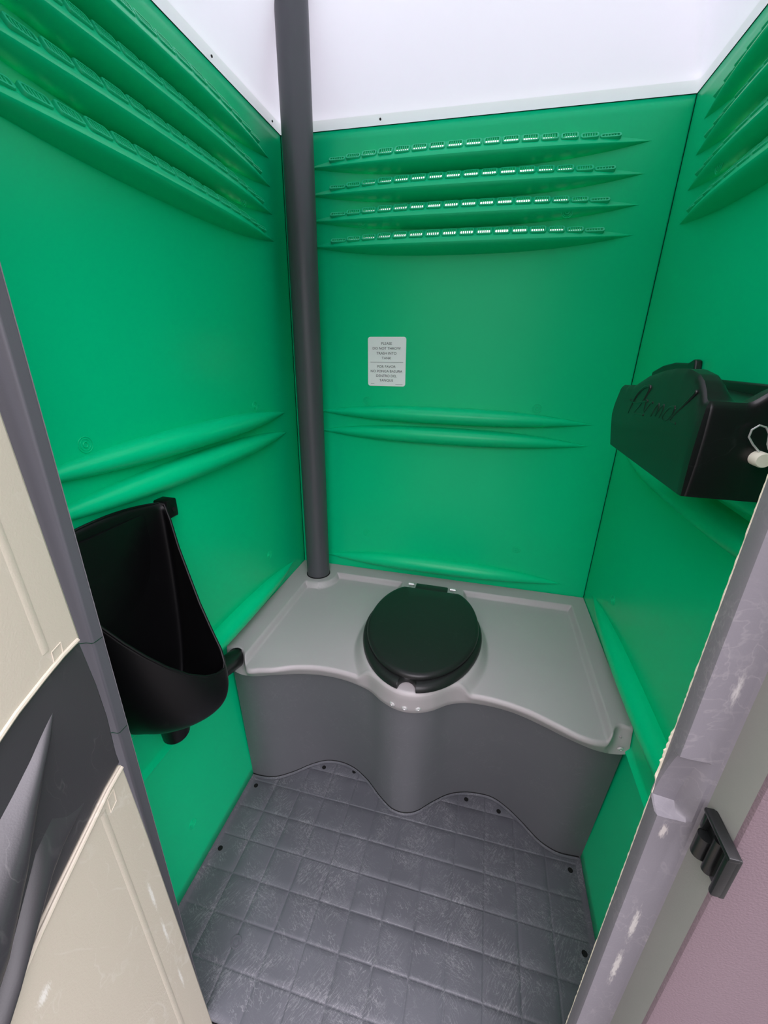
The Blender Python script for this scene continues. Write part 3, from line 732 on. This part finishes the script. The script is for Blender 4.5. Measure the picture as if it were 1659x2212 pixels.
# perimeter walls: rows going down with rounded edge
per = [(j, 0) for j in range(NY-1, -1, -1)]+[(0, i) for i in range(1, NX)]
def wallpt(j, i, t):
    x, y, z = V[idx[j, i]]
    # outward offset for a rounded shoulder; lower edge flares with the far end
    ox = -0.004 if i == 0 else 0; oy = -0.004 if j == 0 else 0
    if i <= 2 and j == 0: ox, oy = -0.0028 if i == 0 else 0, -0.0034
    if j <= 1 and i == 0: oy = -0.0028 if j == 0 else 0
    k = min(1, t*14); k = math.sin(k*math.pi/2)
    zb = ZB+(0.0 if y < -0.52 else 0.0)
    zz_ = z+(zb-z)*t if t > 0 else z
    lean = 0.014*(1-t)**1.4 if j < 8 and i < 10 else 0
    far = (1-abs(2*t-0.9))*0.022 if y > -0.49 else 0
    bulge = math.sin(math.pi*min(1, t))*0.004
    yy = y+oy*k+(far*(y+0.49)/0.03 if y > -0.49 else 0)-(bulge if j == 0 else 0)
    return (x+ox*k-(bulge*0.8 if i == 0 else 0), yy, zz_)
ts = [0.02, 0.045, 0.08, 0.16, 0.27, 0.38, 0.5, 0.62, 0.75, 0.88, 1.0]
prev = [idx[j, i] for j, i in per]
for t in ts:
    cur = []
    for j, i in per: cur.append(len(V)); V.append(wallpt(j, i, t))
    for k in range(len(per)-1): F.append((prev[k], prev[k+1], cur[k+1], cur[k]))
    prev = cur
# closing bottom + back
b0 = len(V); V.append((XR-0.0015, -0.462, ZB)); F.append(tuple(prev)+(b0,))
body = fixn(mesh_obj('dispenser_body', V, F, M['black'], None, True, 50)); child(body, dp)
# wall plate with its raised tab behind
bpts = [(-0.80, 1.19), (-0.80, 1.333), (-0.44, 1.332), (-0.405, 1.334), (-0.398, 1.362), (-0.388, 1.365), (-0.366, 1.357), (-0.30, 1.357), (-0.24, 1.350), (-0.18, 1.334), (-0.18, 1.19)]
V = [(XR-0.0005, y, z) for y, z in bpts]+[(XR-0.014, y, z) for y, z in bpts]; n = len(bpts)
F = [(k, (k+1) % n, n+(k+1) % n, n+k) for k in range(n)]+[tuple(range(n))[::-1], tuple(range(n, 2*n))]
o = fixn(mesh_obj('wall_plate', V, F, M['black'], None, True, 40)); child(o, dp)
b = o.modifiers.new('b', 'BEVEL'); b.width = 0.003; b.segments = 2; b.limit_method = 'ANGLE'
# raised script lettering, as on the photo
strokes = [[(-0.5388, 1.2722), (-0.5461, 1.2853), (-0.5623, 1.3071), (-0.5876, 1.3203), (-0.6087, 1.3233), (-0.6135, 1.3198), (-0.6029, 1.3058), (-0.589, 1.2916), (-0.5707, 1.2779), (-0.5800, 1.2765), (-0.6176, 1.279)],
           [(-0.5303, 1.2949), (-0.5516, 1.2927), (-0.5816, 1.2949), (-0.6071, 1.2999), (-0.62, 1.3010)],
           [(-0.6137, 1.3036), (-0.6124, 1.2926), (-0.6144, 1.2833)], [(-0.6144, 1.2833), (-0.6229, 1.2900), (-0.6344, 1.3000), (-0.6425, 1.3010)],
           [(-0.6474, 1.2814), (-0.6579, 1.2961), (-0.6663, 1.3014), (-0.668, 1.2950), (-0.664, 1.2840), (-0.6748, 1.2960), (-0.6846, 1.3020), (-0.6865, 1.2959), (-0.6800, 1.2835)],
           [(-0.7243, 1.3036), (-0.710, 1.3020), (-0.6956, 1.292), (-0.6928, 1.2838), (-0.706, 1.2832), (-0.7201, 1.2924), (-0.7247, 1.303), (-0.7200, 1.2850)],
           [(-0.7719, 1.3281), (-0.7516, 1.3117), (-0.7307, 1.2964), (-0.7200, 1.2856), (-0.729, 1.2832), (-0.740, 1.2838)]]
V = []; F = []
for st in strokes:
    P = [Vector((X0-0.0015, y, z)) for y, z in st]; Q = []
    for i in range(len(P)-1):
        p0 = P[max(i-1, 0)]; p3 = P[min(i+2, len(P)-1)]
        for k in range(5):
            t = k/5; Q.append(0.5*((2*P[i])+(P[i+1]-p0)*t+(2*p0-5*P[i]+4*P[i+1]-p3)*t*t+(3*P[i]-p0-3*P[i+1]+p3)*t**3))
    Q.append(P[-1]); v, f = tube_data(Q, 0.0024, 8); b_ = len(V); V += v; F += [tuple(i+b_ for i in t) for t in f]
o = fixn(mesh_obj('script_lettering', V, F, M['black'])); child(o, dp, 'raised cursive word on the side')
lp = tube('lock_pin', [(0.9705, YN-0.001, 1.2570), (0.9705, YN-0.017, 1.2570), (0.9705, YN-0.019, 1.2570)], [0.0088, 0.0088, 0.0078], M['whitep'], dp, 24, 50)
clip = [(0.972, YN-0.016, 1.2690), (0.964, YN-0.016, 1.2765), (0.957, YN-0.017, 1.2850), (0.957, YN-0.018, 1.2935), (0.963, YN-0.018, 1.2990), (0.970, YN-0.018, 1.2970), (0.975, YN-0.018, 1.2900), (0.977, YN-0.018, 1.2780), (0.981, YN-0.017, 1.2715), (0.988, YN-0.016, 1.2690), (1.002, YN-0.016, 1.2660)]
clip = [(x-0.005, y+0.006, z-0.003) for x, y, z in clip]
tube('wire_clip', clip, 0.0011, M['metal'], None, 8).parent = lp

# ------------------------------------------------------------------ sign on the back wall
sg = empty('notice_sticker', (0.3295, -0.002, 1.338), 'small white sticker with printed trash notice on the back wall', 'sign')
sgw, sgh = 0.1245, 0.149
corn = []; r = 0.008
for cx_, cz_, a0 in ((sgw/2-r, sgh/2-r, 0), (-sgw/2+r, sgh/2-r, 90), (-sgw/2+r, -sgh/2+r, 180), (sgw/2-r, -sgh/2+r, 270)):
    for k in range(6):
        a = math.radians(a0+18*k); corn.append((cx_+r*math.cos(a), cz_+r*math.sin(a)))
n = len(corn); V = [(x, 0.0016, z) for x, z in corn]+[(x, 0.0004, z) for x, z in corn]
o = mesh_obj('sticker_sheet', V, [(k, (k+1) % n, n+(k+1) % n, n+k) for k in range(n)]+[tuple(range(n))[::-1], tuple(range(n, 2*n))], M['white'], sg, False); fixn(o)
def text(s_, x, z, size, sx_=1.0, name='printed_text'):
    cu = bpy.data.curves.new(name, 'FONT'); cu.body = s_; cu.size = size; cu.align_x = 'CENTER'; cu.align_y = 'CENTER'; cu.extrude = 0.0001; cu.offset = 0.0
    tmp = bpy.data.objects.new(name, cu); COL.objects.link(tmp); bpy.context.view_layer.update()
    me = bpy.data.meshes.new_from_object(tmp.evaluated_get(bpy.context.evaluated_depsgraph_get())); bpy.data.objects.remove(tmp)
    me.materials.clear(); me.materials.append(M['ink']); ob = bpy.data.objects.new(name, me); COL.objects.link(ob); ob.parent = sg
    ob.location = (x, 0.0002, z); ob.rotation_euler = (math.radians(90), 0, 0); ob.scale = (sx_, 1, 1); return ob
for k, (s_, z) in enumerate((('PLEASE', 0.0545), ('DO NOT THROW', 0.0400), ('TRASH INTO', 0.0255), ('TANK', 0.0110), ('POR FAVOR', -0.0145), ('NO PONGA BASURA', -0.0290), ('DENTRO DEL', -0.0430), ('TANQUE', -0.0570))):
    text(s_, -0.001, z, 0.0105, 1.08)
box('divider_line', (0.3295, -0.0018-0.0001, 1.338-0.001), (0.108, 0.0004, 0.0009), M['ink'], sg)
box('fine_print', (0.3295-0.047, -0.0019, 1.338-0.0675), (0.012, 0.0003, 0.0006), M['ink'], sg)
box('fine_print', (0.3295+0.042, -0.0019, 1.338-0.0685), (0.024, 0.0003, 0.0006), M['ink'], sg)
sg.rotation_euler = (0, math.radians(-0.6), 0)

# ------------------------------------------------------------------ latch keeper on the right jamb
kp = empty('latch_keeper', (0.893, -1.072, 0.93), 'small black plastic latch keeper clipped to the right door jamb', 'latch')
Kx = 0.8965
def kb(name, y, z, sy, sz, dx, th_, bev=0.0012):
    return box(name, (Kx-dx, y, z), (th_, sy, sz), M['black'], kp, bev)
kb('keeper_plate', -1.073, 0.952, 0.043, 0.052, 0.001, 0.005)
o = tube('keeper_barrel', [(Kx-0.006, -1.062, 0.931), (Kx-0.006, -1.062, 0.956)], 0.0072, M['black'], kp, 20)
tube('keeper_barrel', [(Kx-0.004, -1.0745, 0.929), (Kx-0.004, -1.0745, 0.970)], 0.0050, M['black'], kp, 16)
kb('keeper_lip', -1.0915, 0.951, 0.006, 0.050, 0.005, 0.009, 0.002)
kb('keeper_rib', -1.073, 0.9765, 0.044, 0.005, 0.005, 0.009, 0.0015)
kb('keeper_hook', -1.055, 0.965, 0.005, 0.018, 0.005, 0.008, 0.0015)

# ------------------------------------------------------------------ open door on the left
e1 = Vector((0.25, -0.968, 0)).normalized(); e2 = Vector((-0.05, 0, 1.0)); O = Vector((0.196, -1.055, 1.0)); en = e1.cross(e2).normalized()
if en.x < 0: en = -en
def DPt(t, z, h=0.0): return O+e1*t+e2*(z-1.0)+en*h
door = struct(bpy.data.objects.new('door_1', None)); COL.objects.link(door); door.location = (0.2, -1.06, 0)
def slab(name, poly, th_, mat, label=None, h=0.0, bev=0.004, seg=3):
    n = len(poly); V = [DPt(t, z, h) for t, z in poly]+[DPt(t, z, h-th_) for t, z in poly]
    F = [(k, (k+1) % n, n+(k+1) % n, n+k) for k in range(n)]+[tuple(range(n))[::-1], tuple(range(n, 2*n))]
    o = fixn(mesh_obj(name, V, F, mat, None, True, 35)); child(o, door, label)
    if bev:
        b = o.modifiers.new('b', 'BEVEL'); b.width = bev; b.segments = seg; b.limit_method = 'ANGLE'; b.angle_limit = math.radians(30)
        b.harden_normals = False
    return o
DW = 0.62
upb = [(-0.003, 1.0265), (0.029, 1.0250), (0.060, 1.0205), (0.10, 1.0130), (0.16, 0.995), (0.30, 0.945), (DW, 0.86)]
lob = [(0.0, 0.8190), (0.036, 0.8165), (0.062, 0.8110), (0.099, 0.8030), (0.131, 0.7960), (0.167, 0.7867), (0.197, 0.7760), (0.26, 0.750), (0.40, 0.69), (DW, 0.60)]
# core leaf behind the panels
slab('door_core', [(0.004, 0.03), (DW, 0.03), (DW, 1.88), (0.004, 1.88)], 0.020, M['charcoal'], None, -0.006, 0)
slab('upper_panel', [(-0.002, 1.88)]+upb+[(DW, 1.88)], 0.012, M['cream'], 'cream upper door panel', 0.001, 0.0045)
mid = [(t, z-0.0015) for t, z in upb]+[(t, z+0.0015) for t, z in lob[::-1]]
mid = [(-0.002, 1.0250), (-0.0060, 0.955), (-0.0055, 0.90), (0.0005, 0.84), (0.0, 0.8205)][::-1]+mid[1:-1]
slab('middle_panel', mid, 0.012, M['charcoal'], 'charcoal middle door panel with moulded ridges', -0.0015, 0.003)
slab('lower_panel', [(t, z-0.0012) for t, z in lob]+[(DW, 0.03), (0.000, 0.03), (-0.002, 0.37), (-0.0025, 0.66)], 0.012, M['cream'], 'cream lower door panel', 0.001, 0.0045)
# pale rolled edges along the panel joints
tube('panel_bead', [DPt(t, z+0.004, 0.0009) for t, z in [(0.003, 1.0262)]+upb[1:]], 0.0030, M['cream'], door, 8)
tube('panel_bead', [DPt(t, z-0.004, 0.0009) for t, z in [(0.004, 0.8188)]+lob[1:]], 0.0030, M['cream'], door, 8)
# moulded ridges on the charcoal panel
def ridge(name, A, B, Hh, mat, n=12, peak=0.45):
    """lens between two edge curves A and B (same length), height Hh in the middle"""
    V = []; F = []; m_ = len(A)
    for i in range(m_):
        s_ = i/(m_-1)
        for k in range(n+1):
            q = k/n; t = A[i][0]*(1-q)+B[i][0]*q; z = A[i][1]*(1-q)+B[i][1]*q
            hh = (q/peak)**1.0 if q < peak else 1-((q-peak)/(1-peak))**1.6
            hh = math.sin(hh*math.pi/2)
            V.append(DPt(t, z, -0.0025+Hh*min(1, s_*1.3)*hh))
    for i in range(m_-1):
        for k in range(n): a = i*(n+1)+k; F.append((a, a+1, a+n+2, a+n+1))
    o = mesh_obj(name, V, F, mat, None, True); fixn(o); child(o, door)
    return o
ridge('moulded_ridge', [(0.0590, 0.9815), (0.0794, 0.971), (0.103, 0.9571), (0.1318, 0.9437), (0.1522, 0.9355), (0.22, 0.905), (0.34, 0.85)],
      [(0.0597, 0.9787), (0.0834, 0.9489), (0.1085, 0.9303), (0.1428, 0.8905), (0.1719, 0.8583), (0.2043, 0.8107), (0.32, 0.72)], 0.028, M['charcoal'])
ridge('moulded_ridge', [(0.0599, 0.8400), (0.0758, 0.8440), (0.092, 0.8547), (0.1064, 0.8753), (0.135, 0.865), (0.20, 0.80), (0.33, 0.70)],
      [(0.0600, 0.8385), (0.0874, 0.8366), (0.116, 0.8310), (0.1400, 0.8200), (0.1650, 0.8032), (0.208, 0.772), (0.34, 0.68)], 0.013, M['charcoal'], peak=0.85)
# small moulded rectangles next to the joints and the shallow vertical bands
def outline(name, pts, r=0.0006, mat='cream'):
    P = [DPt(t, z, 0.0013) for t, z in pts]; P.append(P[0]); tube(name, P, r, M[mat], door, 6)
outline('moulded_rectangle', [(0.0259, 1.0450), (0.0411, 1.0430), (0.0425, 1.0305), (0.0280, 1.0305)])
outline('moulded_rectangle', [(0.0276, 0.8050), (0.0413, 0.8040), (0.0434, 0.7819), (0.0299, 0.7849)])
for nm, a, b in (('moulded_band', (0.047, 1.048), (0.0445, 1.86)), ('moulded_band', (0.0540, 0.797), (0.0640, 0.06))):
    V = []; F = []
    for i in range(13):
        s_ = i/12; t = a[0]+(b[0]-a[0])*s_; z = a[1]+(b[1]-a[1])*s_
        for dx, h in ((-0.006, 0.0008), (-0.003, 0.0017), (0.003, 0.0017), (0.006, 0.0008)): V.append(DPt(t+dx, z, h))
        if i: a_ = (i-1)*4; F += [(a_+k, a_+k+1, a_+5+k, a_+4+k) for k in range(3)]
    o = mesh_obj(nm, V, F, M['cream'], None, True); child(o, door)
